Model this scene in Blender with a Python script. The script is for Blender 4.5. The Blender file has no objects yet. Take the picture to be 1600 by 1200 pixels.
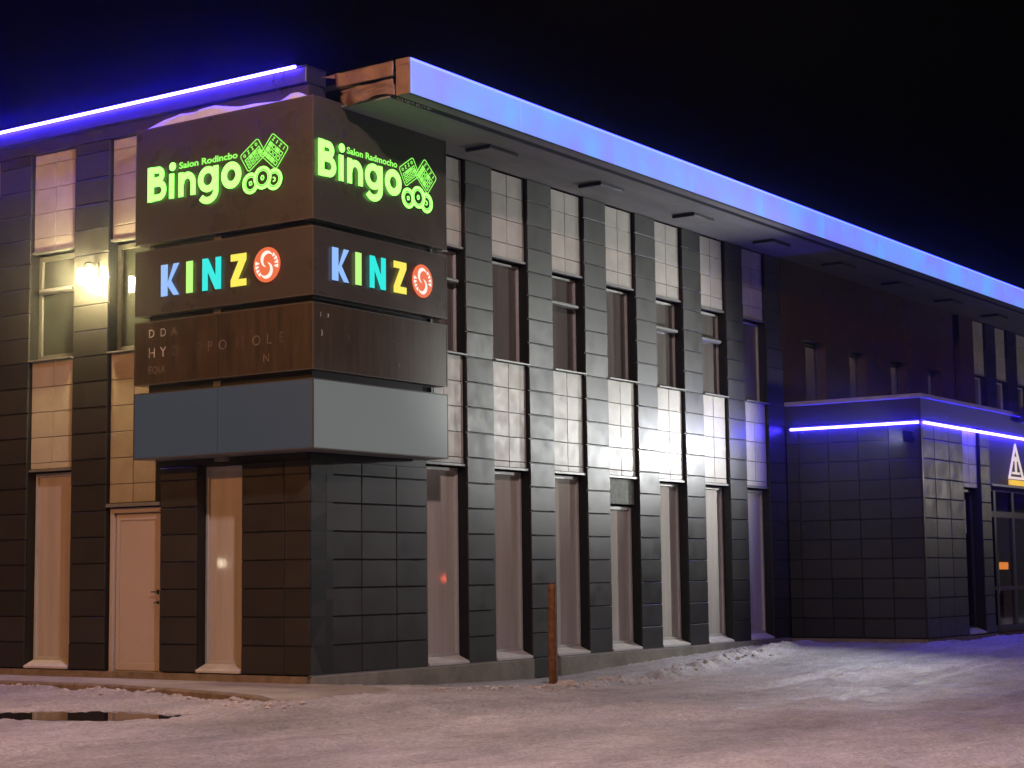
import bpy, bmesh, math, random
import numpy as np
from mathutils import Vector, Matrix
R = math.radians
random.seed(7); rng = np.random.default_rng(7)
scene = bpy.context.scene
COL = scene.collection

# ------------------------------------------------------------------ camera
CAM = Vector((-17.077, -14.750, 1.203))
YAW, PIT, ROL = R(34.319), R(6.139), R(-0.692)
fw = Vector((math.cos(YAW)*math.cos(PIT), math.sin(YAW)*math.cos(PIT), math.sin(PIT)))
rt = Vector((math.sin(YAW), -math.cos(YAW), 0)); up = rt.cross(fw)
r2 = rt*math.cos(ROL) + up*math.sin(ROL); u2 = up*math.cos(ROL) - rt*math.sin(ROL)
cd = bpy.data.cameras.new('camera'); cam = bpy.data.objects.new('camera', cd); COL.objects.link(cam)
cam.matrix_world = Matrix(((r2.x, u2.x, -fw.x, CAM.x), (r2.y, u2.y, -fw.y, CAM.y), (r2.z, u2.z, -fw.z, CAM.z), (0, 0, 0, 1)))
cd.sensor_width = 36; cd.lens = 36*2790.3/1600; cd.clip_start = 0.1; cd.clip_end = 2000
scene.camera = cam

# ------------------------------------------------------------------ night sky
w = bpy.data.worlds.new('World'); scene.world = w; w.use_nodes = True
wn = w.node_tree.nodes; wl = w.node_tree.links
bg = wn['Background']; sk = wn.new('ShaderNodeTexSky'); sk.sky_type = 'NISHITA'; sk.sun_disc = False
sk.sun_elevation = R(-7.0); sk.sun_rotation = R(200)
wl.new(sk.outputs[0], bg.inputs[0]); bg.inputs[1].default_value = 0.15

# ------------------------------------------------------------------ street lamps out of view
def lamp(name, kind, loc, energy, col, size=0.3, target=None, spot=None, blend=0.5):
    d = bpy.data.lights.new(name, kind); d.energy = energy; d.color = col
    if kind == 'AREA': d.shape = 'DISK'; d.size = size
    else: d.shadow_soft_size = size
    if kind == 'SPOT': d.spot_size = R(spot); d.spot_blend = blend
    o = bpy.data.objects.new(name, d); COL.objects.link(o); o.location = loc
    if target is not None:
        o.rotation_euler = (Vector(target)-Vector(loc)).to_track_quat('-Z', 'Y').to_euler()
    return o
SODIUM = (1.0, 0.39, 0.085)
lamp('sodium_street_lamp_light', 'POINT', (-18, 6.5, 10.4), 5600, SODIUM, 0.25)
lamp('sodium_street_lamp_light', 'POINT', (-6, -8.5, 10.0), 3700, (1.0, 0.72, 0.69), 0.3)
lamp('entrance_lamp_light', 'POINT', (27.0, -8.5, 3.6), 380, (1.0, 0.90, 0.80), 0.2)
lamp('yard_floodlight_light', 'SPOT', (20, -12, 5.0), 6000, (0.95, 0.98, 0.92), 0.25, (7.3, 0.0, 5.3), 26, 0.9)

GL0, GL1, GL2 = (-38, 38.0, 1.9), (-38, 38.8, 2.55), (44, -30, 1.15)
# distant lights across the street, seen only as glints in the glass
lamp('distant_lamp_light', 'POINT', GL0, 22, (1.0, .85, .6), .12); lamp('distant_lamp_light', 'POINT', GL1, 22, (1.0, .55, .1), .16); lamp('distant_signal_light', 'POINT', GL2, 25, (1.0, .10, .03), .16)
scene.view_settings.view_transform = 'Standard'; scene.view_settings.look = 'None'
scene.view_settings.exposure = 0.0; scene.view_settings.gamma = 1.0; scene.view_settings.use_curve_mapping = False
scene.cycles.use_denoising = True
scene.cycles.max_bounces = 8; scene.cycles.diffuse_bounces = 4; scene.cycles.glossy_bounces = 4
scene.cycles.sample_clamp_indirect = 4.0
scene.cycles.caustics_reflective = False; scene.cycles.caustics_refractive = False

# ------------------------------------------------------------------ helpers
def mesh_obj(name, verts, faces, mat=None, parent=None, loc=None, smooth=False, recalc=True):
    me = bpy.data.meshes.new(name); me.from_pydata([tuple(v) for v in verts], [], [tuple(f) for f in faces])
    if recalc:
        bm = bmesh.new(); bm.from_mesh(me); bmesh.ops.recalc_face_normals(bm, faces=bm.faces); bm.to_mesh(me); bm.free()
    if smooth: me.polygons.foreach_set('use_smooth', [True]*len(me.polygons))
    me.update()
    return link(name, me, mat, parent, loc)
def link(name, me, mat=None, parent=None, loc=None, rot=None):
    o = bpy.data.objects.new(name, me); COL.objects.link(o)
    if mat is not None and me is not None and len(me.materials) == 0: me.materials.append(mat)
    if parent is not None: o.parent = parent
    if loc is not None: o.location = loc
    if rot is not None: o.rotation_euler = rot
    return o
def empty(name, loc=(0, 0, 0)):
    o = bpy.data.objects.new(name, None); COL.objects.link(o); o.location = loc; o.empty_display_size = 0.2; return o
def tag(o, label=None, cat=None, group=None, kind=None):
    if label: o['label'] = label
    if cat: o['category'] = cat
    if group: o['group'] = group
    if kind: o['kind'] = kind
    return o
def boxvf(a, b, vo=0):
    (x0, y0, z0), (x1, y1, z1) = a, b
    v = [(x0,y0,z0),(x1,y0,z0),(x1,y1,z0),(x0,y1,z0),(x0,y0,z1),(x1,y0,z1),(x1,y1,z1),(x0,y1,z1)]
    f = [(0,3,2,1),(4,5,6,7),(0,1,5,4),(1,2,6,5),(2,3,7,6),(3,0,4,7)]
    return v, [tuple(i+vo for i in q) for q in f]
class MB:
    def __init__(s): s.v = []; s.f = []
    def box(s, a, b):
        a2 = tuple(min(p, q) for p, q in zip(a, b)); b2 = tuple(max(p, q) for p, q in zip(a, b))
        v, f = boxvf(a2, b2, len(s.v)); s.v += v; s.f += f; return s
    def add(s, v, f):
        n = len(s.v); s.v += [tuple(p) for p in v]; s.f += [tuple(i+n for i in q) for q in f]; return s
    def tube(s, pts, rad, n=10, cap=True):
        pts = [Vector(p) for p in pts]; rads = rad if isinstance(rad, (list, tuple)) else [rad]*len(pts); n0 = len(s.v)
        for i, p in enumerate(pts):
            t = (pts[min(i+1, len(pts)-1)]-pts[max(i-1, 0)]).normalized()
            a = t.orthogonal().normalized() if abs(t.z) < 0.99 else Vector((1, 0, 0))
            if abs(t.z) < 0.99: a = Vector((0, 0, 1)).cross(t).normalized()
            b = t.cross(a)
            for k in range(n):
                an = 2*math.pi*k/n; s.v.append(tuple(p+(a*math.cos(an)+b*math.sin(an))*rads[i]))
        for i in range(len(pts)-1):
            for k in range(n):
                s.f.append((n0+i*n+k, n0+i*n+(k+1) % n, n0+(i+1)*n+(k+1) % n, n0+(i+1)*n+k))
        if cap:
            s.f.append(tuple(n0+k for k in reversed(range(n)))); s.f.append(tuple(n0+(len(pts)-1)*n+k for k in range(n)))
        return s
    def build(s, name, mat, parent=None, loc=None, smooth=False, bevel=0.0):
        o = mesh_obj(name, s.v, s.f, mat, parent, loc, smooth)
        if bevel:
            bm = bmesh.new(); bm.from_mesh(o.data)
            bmesh.ops.bevel(bm, geom=list(bm.edges), offset=bevel, segments=1, affect='EDGES', clamp_overlap=True)
            bm.to_mesh(o.data); bm.free()
        return o

# ------------------------------------------------------------------ materials
def mat(name, base, rough=0.5, spec=0.5, metal=0.0, var=0.0, vscale=3.0, base2=None, bump=0.0, bscale=20.0,
        rvar=0.0, objrand=0.0, emis=None, estr=0.0, streak=None):
    m = bpy.data.materials.new(name); m.use_nodes = True
    n = m.node_tree.nodes; l = m.node_tree.links; p = n['Principled BSDF']
    p.inputs['Base Color'].default_value = (*base, 1); p.inputs['Roughness'].default_value = rough
    p.inputs['Specular IOR Level'].default_value = spec; p.inputs['Metallic'].default_value = metal
    tc = n.new('ShaderNodeTexCoord')
    vec = tc.outputs['Object']
    if objrand or var or bump or rvar:
        oi = n.new('ShaderNodeObjectInfo')
        sc = n.new('ShaderNodeVectorMath'); sc.operation = 'SCALE'; sc.inputs[0].default_value = (37.1, 19.7, 53.3)
        l.new(oi.outputs['Random'], sc.inputs['Scale'])
        ad = n.new('ShaderNodeVectorMath'); ad.operation = 'ADD'
        l.new(tc.outputs['Object'], ad.inputs[0]); l.new(sc.outputs[0], ad.inputs[1]); vec = ad.outputs[0]
    col = None
    if var or base2:
        nz = n.new('ShaderNodeTexNoise'); nz.inputs['Scale'].default_value = vscale; nz.inputs['Detail'].default_value = 6
        nz.inputs['Roughness'].default_value = 0.65
        if streak:
            mp = n.new('ShaderNodeMapping'); mp.inputs['Scale'].default_value = streak; l.new(vec, mp.inputs[0]); l.new(mp.outputs[0], nz.inputs['Vector'])
        else: l.new(vec, nz.inputs['Vector'])
        rp = n.new('ShaderNodeValToRGB'); rp.color_ramp.elements[0].position = 0.32; rp.color_ramp.elements[1].position = 0.72
        b2 = base2 if base2 else tuple(c*(1-var) for c in base)
        rp.color_ramp.elements[0].color = (*b2, 1); rp.color_ramp.elements[1].color = (*base, 1)
        l.new(nz.outputs['Fac'], rp.inputs[0]); col = rp.outputs[0]
    if objrand:
        hs = n.new('ShaderNodeHueSaturation'); mr = n.new('ShaderNodeMapRange')
        mr.inputs['To Min'].default_value = 1-objrand; mr.inputs['To Max'].default_value = 1+objrand
        l.new(oi.outputs['Random'], mr.inputs[0]); l.new(mr.outputs[0], hs.inputs['Value'])
        if col is not None: l.new(col, hs.inputs['Color'])
        else: hs.inputs['Color'].default_value = (*base, 1)
        col = hs.outputs[0]
    if col is not None: l.new(col, p.inputs['Base Color'])
    if rvar:
        n2 = n.new('ShaderNodeTexNoise'); n2.inputs['Scale'].default_value = vscale*1.7; n2.inputs['Detail'].default_value = 5
        l.new(vec, n2.inputs['Vector']); m2 = n.new('ShaderNodeMapRange')
        m2.inputs['From Min'].default_value = 0.3; m2.inputs['From Max'].default_value = 0.7
        m2.inputs['To Min'].default_value = max(0.02, rough-rvar); m2.inputs['To Max'].default_value = rough+rvar
        l.new(n2.outputs['Fac'], m2.inputs[0]); l.new(m2.outputs[0], p.inputs['Roughness'])
    if bump:
        n3 = n.new('ShaderNodeTexNoise'); n3.inputs['Scale'].default_value = bscale; n3.inputs['Detail'].default_value = 4
        l.new(vec, n3.inputs['Vector']); bp = n.new('ShaderNodeBump'); bp.inputs['Distance'].default_value = bump; bp.inputs['Strength'].default_value = 1.0
        l.new(n3.outputs['Fac'], bp.inputs['Height']); l.new(bp.outputs[0], p.inputs['Normal'])
    if emis:
        p.inputs['Emission Color'].default_value = (*emis, 1); p.inputs['Emission Strength'].default_value = estr
    return m
def glow(name, col, s, base=(0.05, 0.05, 0.05)):
    return mat(name, base, 0.4, 0.3, emis=col, estr=s)

M_dark = mat('dark_cladding', (0.030, 0.029, 0.027), 0.42, 0.42, 0.0, var=0.22, vscale=2.0, bump=0.003, bscale=1.6, rvar=0.07, objrand=0.24)
M_back = mat('black_backing', (0.012, 0.012, 0.012), 0.7, 0.2)
M_reveal = mat('dark_reveal', (0.010, 0.0095, 0.009), 0.45, 0.4, var=0.3, vscale=4)
M_light = mat('light_panel_cladding', (0.45, 0.42, 0.38), 0.42, 0.40, var=0.22, vscale=3.2, bump=0.002, bscale=6, rvar=0.08, objrand=0.05)
M_upper = mat('brown_black_cladding', (0.095, 0.058, 0.036), 0.22, 0.5, var=0.2, vscale=1.2, bump=0.003, bscale=0.8)
M_frame = mat('window_frame_paint', (0.48, 0.47, 0.45), 0.4, 0.5, var=0.15, vscale=9)
M_frame2 = mat('dimmed_window_frame_paint', (0.11, 0.11, 0.105), 0.4, 0.5, var=0.25, vscale=9)  # darkened copy of the frame paint, holds down the wall lamp's spill
M_dframe = mat('dark_frame_paint', (0.03, 0.03, 0.03), 0.35, 0.5)
M_pane = mat('frosted_pane', (0.52, 0.48, 0.44), 0.04, 0.55, var=0.22, vscale=1.3, bump=0.0008, bscale=1.2, streak=(5, 5, .35))
M_pane2 = mat('upper_pane', (0.15, 0.135, 0.125), 0.06, 0.55, var=0.30, vscale=1.1, bump=0.0008, bscale=1.2, streak=(5, 5, .35))
M_paneg = mat('tinted_pane', (0.045, 0.05, 0.045), 0.04, 0.6, var=0.3, vscale=1.5, bump=0.0008, bscale=1.0)
M_glass = mat('dark_glass', (0.012, 0.013, 0.014), 0.03, 0.6)
M_clear = mat('clear_glass', (.75, .78, .76), .02, .5)
M_clear.node_tree.nodes['Principled BSDF'].inputs['Transmission Weight'].default_value = 1.0
M_clear.node_tree.nodes['Principled BSDF'].inputs['IOR'].default_value = 1.45
M_sill = mat('snowy_sill', (0.62, 0.60, 0.57), 0.7, 0.3, var=0.25, vscale=6, bump=0.004, bscale=30)
M_metal = mat('grey_flashing', (0.22, 0.22, 0.22), 0.4, 0.5, 0.2, var=0.25, vscale=5, streak=(1, 1, 0.3))
M_conc = mat('concrete', (0.30, 0.28, 0.24), 0.85, 0.2, var=0.45, vscale=2.2, bump=0.006, bscale=18)
M_soffit = mat('soffit_panel', (0.22, 0.215, 0.205), 0.7, 0.25, var=0.38, vscale=0.9, bump=0.004, bscale=3, streak=(0.5, 2, 1))
M_dirty = mat('dirty_board', (0.28, 0.30, 0.26), 0.7, 0.2, base2=(0.12, 0.13, 0.12), vscale=9)
M_copper = mat('weathered_flashing', (0.26, 0.16, 0.10), 0.5, 0.4, 0.15, base2=(0.15, 0.085, 0.055), vscale=4, bump=0.006, bscale=9)
M_par = mat('parapet_sheet', (0.035, 0.03, 0.036), 0.4, 0.5, var=0.3, vscale=3, bump=0.004, bscale=2)
M_par2 = mat('parapet_lower_sheet', (0.035, 0.03, 0.035), 0.45, 0.4, var=0.3, vscale=3)
M_fix = mat('fixture_black', (0.015, 0.015, 0.015), 0.5, 0.4)
M_blk = mat('matt_black', (.004, .004, .004), .8, .1)
M_diff = mat('fixture_diffuser', (0.22, 0.21, 0.20), 0.6, 0.3, var=0.4, vscale=7)
M_sign = mat('sign_face', (0.054, 0.046, 0.040), 0.30, 0.5, var=0.015, vscale=1.2, bump=0.002, bscale=1.0, rvar=0.05)
M_signold = mat('old_sign_face', (0.072, 0.048, 0.027), 0.32, 0.5, base2=(0.026, 0.019, 0.014), vscale=2.6, bump=0.002, bscale=2, streak=(4, 4, 0.45))
M_signcore = mat('sign_core', (0.03, 0.03, 0.03), 0.6, 0.3, var=0.4, vscale=8)
M_signtrim = mat('sign_trim', (0.09, 0.085, 0.08), 0.35, 0.5, 0.3)
M_blank = mat('blank_sign_face', (0.22, 0.235, 0.24), 0.32, 0.5, var=0.08, vscale=1.0)
M_blank.node_tree.nodes['Principled BSDF'].inputs['Base Color'].default_value = (.1, .1, .1, 1)
M_glowL = mat('blank_face_dim_glow', (0.03, 0.032, 0.034), 0.3, 0.5, emis=(0.42, 0.68, 0.95), estr=0.050)  # one blank panel: separate glow per face imitates the light on it
M_glowR = mat('blank_face_bright_glow', (0.07, 0.075, 0.073), 0.3, 0.5, emis=(0.82, 0.95, 0.93), estr=0.12)  # brighter copy, glow in place of lamp light on the right face
M_rust = mat('rusty_steel', (0.25, 0.125, 0.045), 0.75, 0.3, 0.1, base2=(0.10, 0.035, 0.015), vscale=14, bump=0.006, bscale=60)
M_snow = mat('snow', (0.78, 0.77, 0.78), 0.65, 0.3, var=0.12, vscale=8, bump=0.012, bscale=24)
M_dsnow = mat('dirty_snow', (0.70, 0.67, 0.66), 0.75, 0.25, base2=(0.42, 0.37, 0.35), vscale=7, bump=0.02, bscale=30)
M_door = mat('painted_door', (0.50, 0.44, 0.40), 0.28, 0.5, var=0.10, vscale=1.5, bump=0.001, bscale=2)
M_blue = glow('blue_led', (0.030, 0.018, 1.0), 160.0)
M_blue2 = glow('blue_led_porch', (0.035, 0.022, 1.0), 100.0)
M_green = glow('green_letter', (0.26, 1.0, 0.12), 2.7)
M_greenflat = glow('green_small_letter', (0.30, 1.0, 0.12), 1.15)

# fascia: mottled emission stands in for LED strip light on the panels
def fascia_mat():
    m = mat('strip_glow_fascia', (0.15, 0.15, 0.18), 0.4, 0.4)
    n = m.node_tree.nodes; l = m.node_tree.links; p = n['Principled BSDF']
    tc = n.new('ShaderNodeTexCoord'); nz = n.new('ShaderNodeTexNoise'); nz.inputs['Scale'].default_value = 1.1; nz.inputs['Detail'].default_value = 5
    oi = n.new('ShaderNodeObjectInfo'); ad = n.new('ShaderNodeVectorMath'); ad.operation = 'ADD'
    sc = n.new('ShaderNodeVectorMath'); sc.operation = 'SCALE'; sc.inputs[0].default_value = (31, 17, 9); l.new(oi.outputs['Random'], sc.inputs['Scale'])
    l.new(tc.outputs['Object'], ad.inputs[0]); l.new(sc.outputs[0], ad.inputs[1]); l.new(ad.outputs[0], nz.inputs['Vector'])
    rp = n.new('ShaderNodeValToRGB'); rp.color_ramp.elements[0].position = 0.35; rp.color_ramp.elements[1].position = 0.68
    rp.color_ramp.elements[0].color = (0.22, 0.24, 1.0, 1); rp.color_ramp.elements[1].color = (0.14, 0.40, 1.0, 1)
    l.new(nz.outputs['Fac'], rp.inputs[0]); l.new(rp.outputs[0], p.inputs['Emission Color']); p.inputs['Emission Strength'].default_value = 1.0
    return m
M_fascia = fascia_mat()

# ------------------------------------------------------------------ ground
PTS_R = [(-1, -.10), (0, -.10), (2, -.22), (5, -.30), (7, -.25), (9, -.17), (13, -.08), (17, -.07), (60, -.07)]
def gz(x, y):
    x = np.asarray(x, float); y = np.asarray(y, float)
    d = np.clip(-(x*.76+y*.65), 0, 40)
    g = -.20-.20*np.clip(d/22, 0, 1.3)-.13*np.clip((x-.3)/2, 0, 1)*np.clip((10-x)/5, 0, 1)
    hr = np.interp(x, [p[0] for p in PTS_R], [p[1] for p in PTS_R])
    wr = np.exp(-(np.clip(-y, 0, 99)/2.2)**2)*np.clip(x/1.5+1, 0, 1)
    g = g*(1-wr)+hr*wr
    we = np.clip((x-10)/4, 0, 1)*np.clip((y+9)/5, 0, 1); we = we*we*(3-2*we); g = g*(1-we)+(-.075)*we
    wc = np.exp(-(((x+1.1)/1.7)**2+((y+1.9)/1.3)**2)); g = g*(1-wc)+(-.112)*wc
    return g
def vnoise(x, y, seed):
    r = np.random.default_rng(seed); T = r.random((256, 256))
    xi = np.floor(x).astype(int); yi = np.floor(y).astype(int); fx = x-xi; fy = y-yi
    fx = fx*fx*(3-2*fx); fy = fy*fy*(3-2*fy); g = lambda a, b: T[a % 256, b % 256]
    return (g(xi, yi)*(1-fx)+g(xi+1, yi)*fx)*(1-fy)+(g(xi, yi+1)*(1-fx)+g(xi+1, yi+1)*fx)*fy
def fbm(x, y, s, seed, o=4):
    t = 0; a = 1; tot = 0
    for i in range(o):
        t = t+a*vnoise(x*s, y*s, seed+i); tot += a; a *= .5; s *= 2.03
    return t/tot-.5
RIDGE = [(0.3, -1.75), (1.0, -2.2), (1.93, -2.25), (2.95, -1.78), (3.67, -1.85), (4.98, -1.8), (7.49, -1.5), (10.0, -1.12), (13.16, -0.5)]
KERB = [(-1.0, 14.0), (-1.06, 8.0), (-1.12, 4.44), (-1.18, 2.47), (-1.62, 0.30), (-2.10, -1.10), (-2.36, -1.75)]
def dist_line(x, y, L):
    best = np.full(x.shape, 99.); par = np.zeros(x.shape)
    acc = 0
    for (ax, ay), (bx, by) in zip(L[:-1], L[1:]):
        dx, dy = bx-ax, by-ay; ll = math.hypot(dx, dy)
        t = np.clip(((x-ax)*dx+(y-ay)*dy)/(ll*ll), 0, 1); dd = np.hypot(x-ax-t*dx, y-ay-t*dy)
        m = dd < best; best = np.where(m, dd, best); par = np.where(m, acc+t*ll, par); acc += ll
    return best, par
PUD = [(-3.75, 1.55), (-3.46, 1.07), (-3.24, .59), (-2.95, .13), (-3.0, -.55), (-2.95, -1.15), (-3.25, -1.05), (-3.55, -.95), (-3.85, -.80), (-4.04, -.3), (-4.32, .58), (-4.45, 1.6), (-4.1, 2.2)]
PUDZ = -0.235
def inside(x, y, P):
    c = np.zeros(np.shape(x), bool)
    for (ax, ay), (bx, by) in zip(P, P[1:]+P[:1]):
        t = ((ay > y) != (by > y)) & (x < (bx-ax)*(y-ay)/(by-ay+1e-12)+ax); c ^= t
    return c
def height(x, y):
    g = gz(x, y)
    g = g+.030*fbm(x, y, .35, 11)+.016*fbm(x, y, 1.9, 21)+.022*fbm(x*.8, y, 6.0, 31, 4)
    for y0, sl, cv in ((-4.3, .06, .004), (-5.9, .06, .004), (-7.6, .02, .006), (-9.2, .02, .006), (-3.6, -.05, .010)):
        dd = y-(y0+sl*x+cv*(x-3)**2)+.25*fbm(x, y*0, .5, 81)
        g = g-.022*np.exp(-(dd/.13)**2)+.014*np.exp(-((np.abs(dd)-.24)/.09)**2)*np.clip(1+2.5*fbm(x, y, 2.5, 91), 0, 2)
    d, p = dist_line(x, y, RIDGE)
    amp = np.interp(p, [0, .6, 1.6, 2.6, 3.2, 6, 9, 12, 14], [.0, .04, .06, .06, .08, .11, .11, .06, .02])
    wob = fbm(x, y, 1.6, 41)*.30; rag = 1+2.0*fbm(x, y, 3.6, 51, 4)
    g = g+amp*np.exp(-((d+wob)/.20)**2)*np.clip(rag, .15, 2.2)
    dk, pk = dist_line(x, y, KERB)
    g = g+.055*np.exp(-((dk-.12)/.20)**2)*np.clip(.6+3.2*fbm(x, y, 1.7, 61, 4), 0, 2.2)*(x < -.9)
    dp, _ = dist_line(x, y, PUD+PUD[:1]); ins = inside(x, y, PUD)
    sd = np.where(ins, -dp, dp)+.10+.42*fbm(x, y, 2.2, 71)
    t = np.clip((sd+.05)/.30, 0, 1); t = t*t*(3-2*t); g = (PUDZ-.022)*(1-t)+np.where(t < 1, np.maximum(g, PUDZ+.004), g)*t
    on = (x > -2.3) & (y > -1.4)
    if True:
        kx = np.interp(y, [p[1] for p in KERB[::-1]], [p[0] for p in KERB[::-1]])
        g = np.where((x > kx+.06) & (y > -1.5) & (x < .5), np.minimum(g, -.16), g)
    g = np.where((x > .1) & (y > .12), np.minimum(g, -.16), g)
    return g
def axis(lo, hi, step, far, grow=1.35):
    a = list(np.arange(lo, hi+1e-6, step)); s = step; v = hi
    while v < far: s *= grow; v += s; a.append(v)
    s = step; v = lo; b = []
    while v > -far: s *= grow; v -= s; b.append(v)
    return np.array(b[::-1]+a)
gx = axis(-12.5, 18.5, .075, 160); gy = axis(-11.5, 3.0, .075, 160)
X, Y = np.meshgrid(gx, gy, indexing='ij'); Zg = height(X, Y)
Zg = Zg+np.where((Zg > PUDZ), rng.normal(0, .0065, Zg.shape), 0)
nx, ny = X.shape
gv = np.stack([X, Y, Zg], -1).reshape(-1, 3)
ii, jj = np.meshgrid(np.arange(nx-1), np.arange(ny-1), indexing='ij'); a = (ii*ny+jj).ravel()
gf = np.stack([a, a+ny, a+ny+1, a+1], -1)
me = bpy.data.meshes.new('ground'); me.vertices.add(len(gv)); me.vertices.foreach_set('co', gv.ravel())
me.loops.add(gf.size); me.loops.foreach_set('vertex_index', gf.ravel().astype(np.int32)); me.polygons.add(len(gf))
me.polygons.foreach_set('loop_start', np.arange(0, gf.size, 4, dtype=np.int32)); me.polygons.foreach_set('use_smooth', np.ones(len(gf), bool)); me.update(calc_edges=True)
def ground_mat():
    m = bpy.data.materials.new('packed_snow'); m.use_nodes = True; n = m.node_tree.nodes; l = m.node_tree.links; p = n['Principled BSDF']
    tc = n.new('ShaderNodeTexCoord')
    def noise(scale, detail=6, rot=0, st=(1, 1, 1), rough=.6):
        mp = n.new('ShaderNodeMapping'); mp.inputs['Rotation'].default_value = (0, 0, rot); mp.inputs['Scale'].default_value = st
        l.new(tc.outputs['Object'], mp.inputs[0]); z = n.new('ShaderNodeTexNoise'); z.inputs['Scale'].default_value = scale
        z.inputs['Detail'].default_value = detail; z.inputs['Roughness'].default_value = rough; l.new(mp.outputs[0], z.inputs['Vector']); return z.outputs['Fac']
    def ramp(s, p0, p1, c0, c1):
        r = n.new('ShaderNodeValToRGB'); r.color_ramp.elements[0].position = p0; r.color_ramp.elements[1].position = p1
        r.color_ramp.elements[0].color = (*c0, 1); r.color_ramp.elements[1].color = (*c1, 1); l.new(s, r.inputs[0]); return r.outputs[0]
    def mix(f, a, b, mode='MIX'):
        x = n.new('ShaderNodeMix'); x.data_type = 'RGBA'; x.blend_type = mode
        if hasattr(f, 'is_linked'): l.new(f, x.inputs[0])
        else: x.inputs[0].default_value = f
        l.new(a, x.inputs[6]); l.new(b, x.inputs[7]); return x.outputs[2]
    big = ramp(noise(.35, 7, .3, (.45, 1.3, 1)), .34, .62, (.46, .45, .46), (.88, .87, .89))
    mid = ramp(noise(2.6, 8, .35, (.8, 1.2, 1), .75), .30, .66, (.62, .60, .60), (1, 1, 1))
    fine = ramp(noise(22, 4, 0, (1, 1, 1), .75), .34, .62, (.58, .55, .53), (1, 1, 1))
    speck = ramp(noise(60, 2, 0), .66, .72, (1, 1, 1), (.35, .30, .27))
    c = mix(1.0, mix(1.0, mix(1.0, big, mid, 'MULTIPLY'), fine, 'MULTIPLY'), speck, 'MULTIPLY')
    l.new(c, p.inputs['Base Color'])
    rr = n.new('ShaderNodeMapRange'); rr.inputs['From Min'].default_value = .3; rr.inputs['From Max'].default_value = .7; rr.inputs['To Min'].default_value = .42; rr.inputs['To Max'].default_value = .8
    l.new(noise(1.2, 5), rr.inputs[0]); l.new(rr.outputs[0], p.inputs['Roughness']); p.inputs['Specular IOR Level'].default_value = .35
    b1 = n.new('ShaderNodeBump'); b1.inputs['Distance'].default_value = .06; b1.inputs['Strength'].default_value = .9; l.new(noise(5.0, 8, .3, (.5, 1.4, 1), .72), b1.inputs['Height'])
    b2 = n.new('ShaderNodeBump'); b2.inputs['Distance'].default_value = .022; b2.inputs['Strength'].default_value = .9; l.new(noise(38, 3, 0), b2.inputs['Height']); l.new(b1.outputs[0], b2.inputs['Normal'])
    l.new(b2.outputs[0], p.inputs['Normal']); return m
M_ground = ground_mat()
ground = tag(link('ground', me, M_ground), kind='structure')

# puddle of meltwater
M_water = mat('meltwater', (0.012, 0.012, 0.014), 0.03, 0.6, bump=0.0008, bscale=3)
pv = [(x, y, PUDZ) for x, y in PUD]; cx = sum(p[0] for p in PUD)/len(PUD); cy = sum(p[1] for p in PUD)/len(PUD)
pv = [((x-cx)*1.12+cx, (y-cy)*1.12+cy, z) for x, y, z in pv]
tag(mesh_obj('water_puddle', pv, [tuple(range(len(pv)))], M_water), kind='structure')

# pavement along the left wall, with its kerb
M_pave = mat('snowy_pavement', (0.46, 0.43, 0.38), 0.75, 0.25, base2=(0.27, 0.24, 0.20), vscale=1.6, bump=0.008, bscale=26)
M_kerb = mat('kerb_concrete', (0.30, 0.24, 0.17), 0.85, 0.2, var=0.5, vscale=5, bump=0.008, bscale=22)
def smooth_line(L, n=8):
    out = []
    for i in range(len(L)-1):
        p0 = Vector(L[max(i-1, 0)]); p1 = Vector(L[i]); p2 = Vector(L[i+1]); p3 = Vector(L[min(i+2, len(L)-1)])
        for k in range(n):
            t = k/n; out.append(.5*((2*p1)+(p2-p0)*t+(2*p0-5*p1+4*p2-p3)*t*t+(3*p1-p0-3*p2+p3)*t**3))
    out.append(Vector(L[-1])); return [(p.x, p.y) for p in out]
KL = smooth_line(KERB)
pavement = tag(empty('pavement', (0, 0, -.1)), kind='structure'); pavement.location = (0, 0, 0)
v = []; f = []
for i, (x, y) in enumerate(KL):
    zt = -.10 if y > -.9 else -.10-.08*min(1, (-.9-y)/.8)
    v += [(x+.13, y, zt), (.05, max(y, -1.75), zt)]
for i in range(len(KL)-1): f.append((2*i, 2*i+1, 2*i+3, 2*i+2))
mesh_obj('paving', v, f, M_pave, pavement)
# kerb stones, one metre each
acc = 0; start = 0; seg = []
pts = [Vector((x, y, 0)) for x, y in KL]
cum = [0]
for p, q in zip(pts[:-1], pts[1:]): cum.append(cum[-1]+(q-p).length)
def at_len(s):
    for i in range(len(cum)-1):
        if cum[i+1] >= s:
            t = (s-cum[i])/(cum[i+1]-cum[i]); return pts[i].lerp(pts[i+1], t)
    return pts[-1]
s = 0
while s < cum[-1]-.1:
    e = min(s+1.0, cum[-1]); mb = MB(); rows = []
    for k in range(4):
        p = at_len(s+.006+(e-s-.012)*k/3); t = (at_len(min(s+1.0*(k+1)/3, cum[-1]))-at_len(max(s+(k-1)/3, 0))).normalized(); nrm = Vector((-t.y, t.x, 0))
        if nrm.x < 0: nrm = -nrm
        drop = 0 if p.y > -.9 else -.09*min(1, (-.9-p.y)/.8)
        for o, z in ((0, -.34), (0, -.118), (.018, -.097), (.128, -.097), (.128, -.34)):
            q = p+nrm*o; rows.append((q.x, q.y, z+drop))
    fc = []
    for k in range(3):
        for j in range(4): fc.append((k*5+j, k*5+j+1, (k+1)*5+j+1, (k+1)*5+j))
    fc += [(0, 1, 2, 3, 4), (19, 18, 17, 16, 15)]
    mesh_obj('kerb_stone', rows, fc, M_kerb, pavement); s = e

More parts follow.
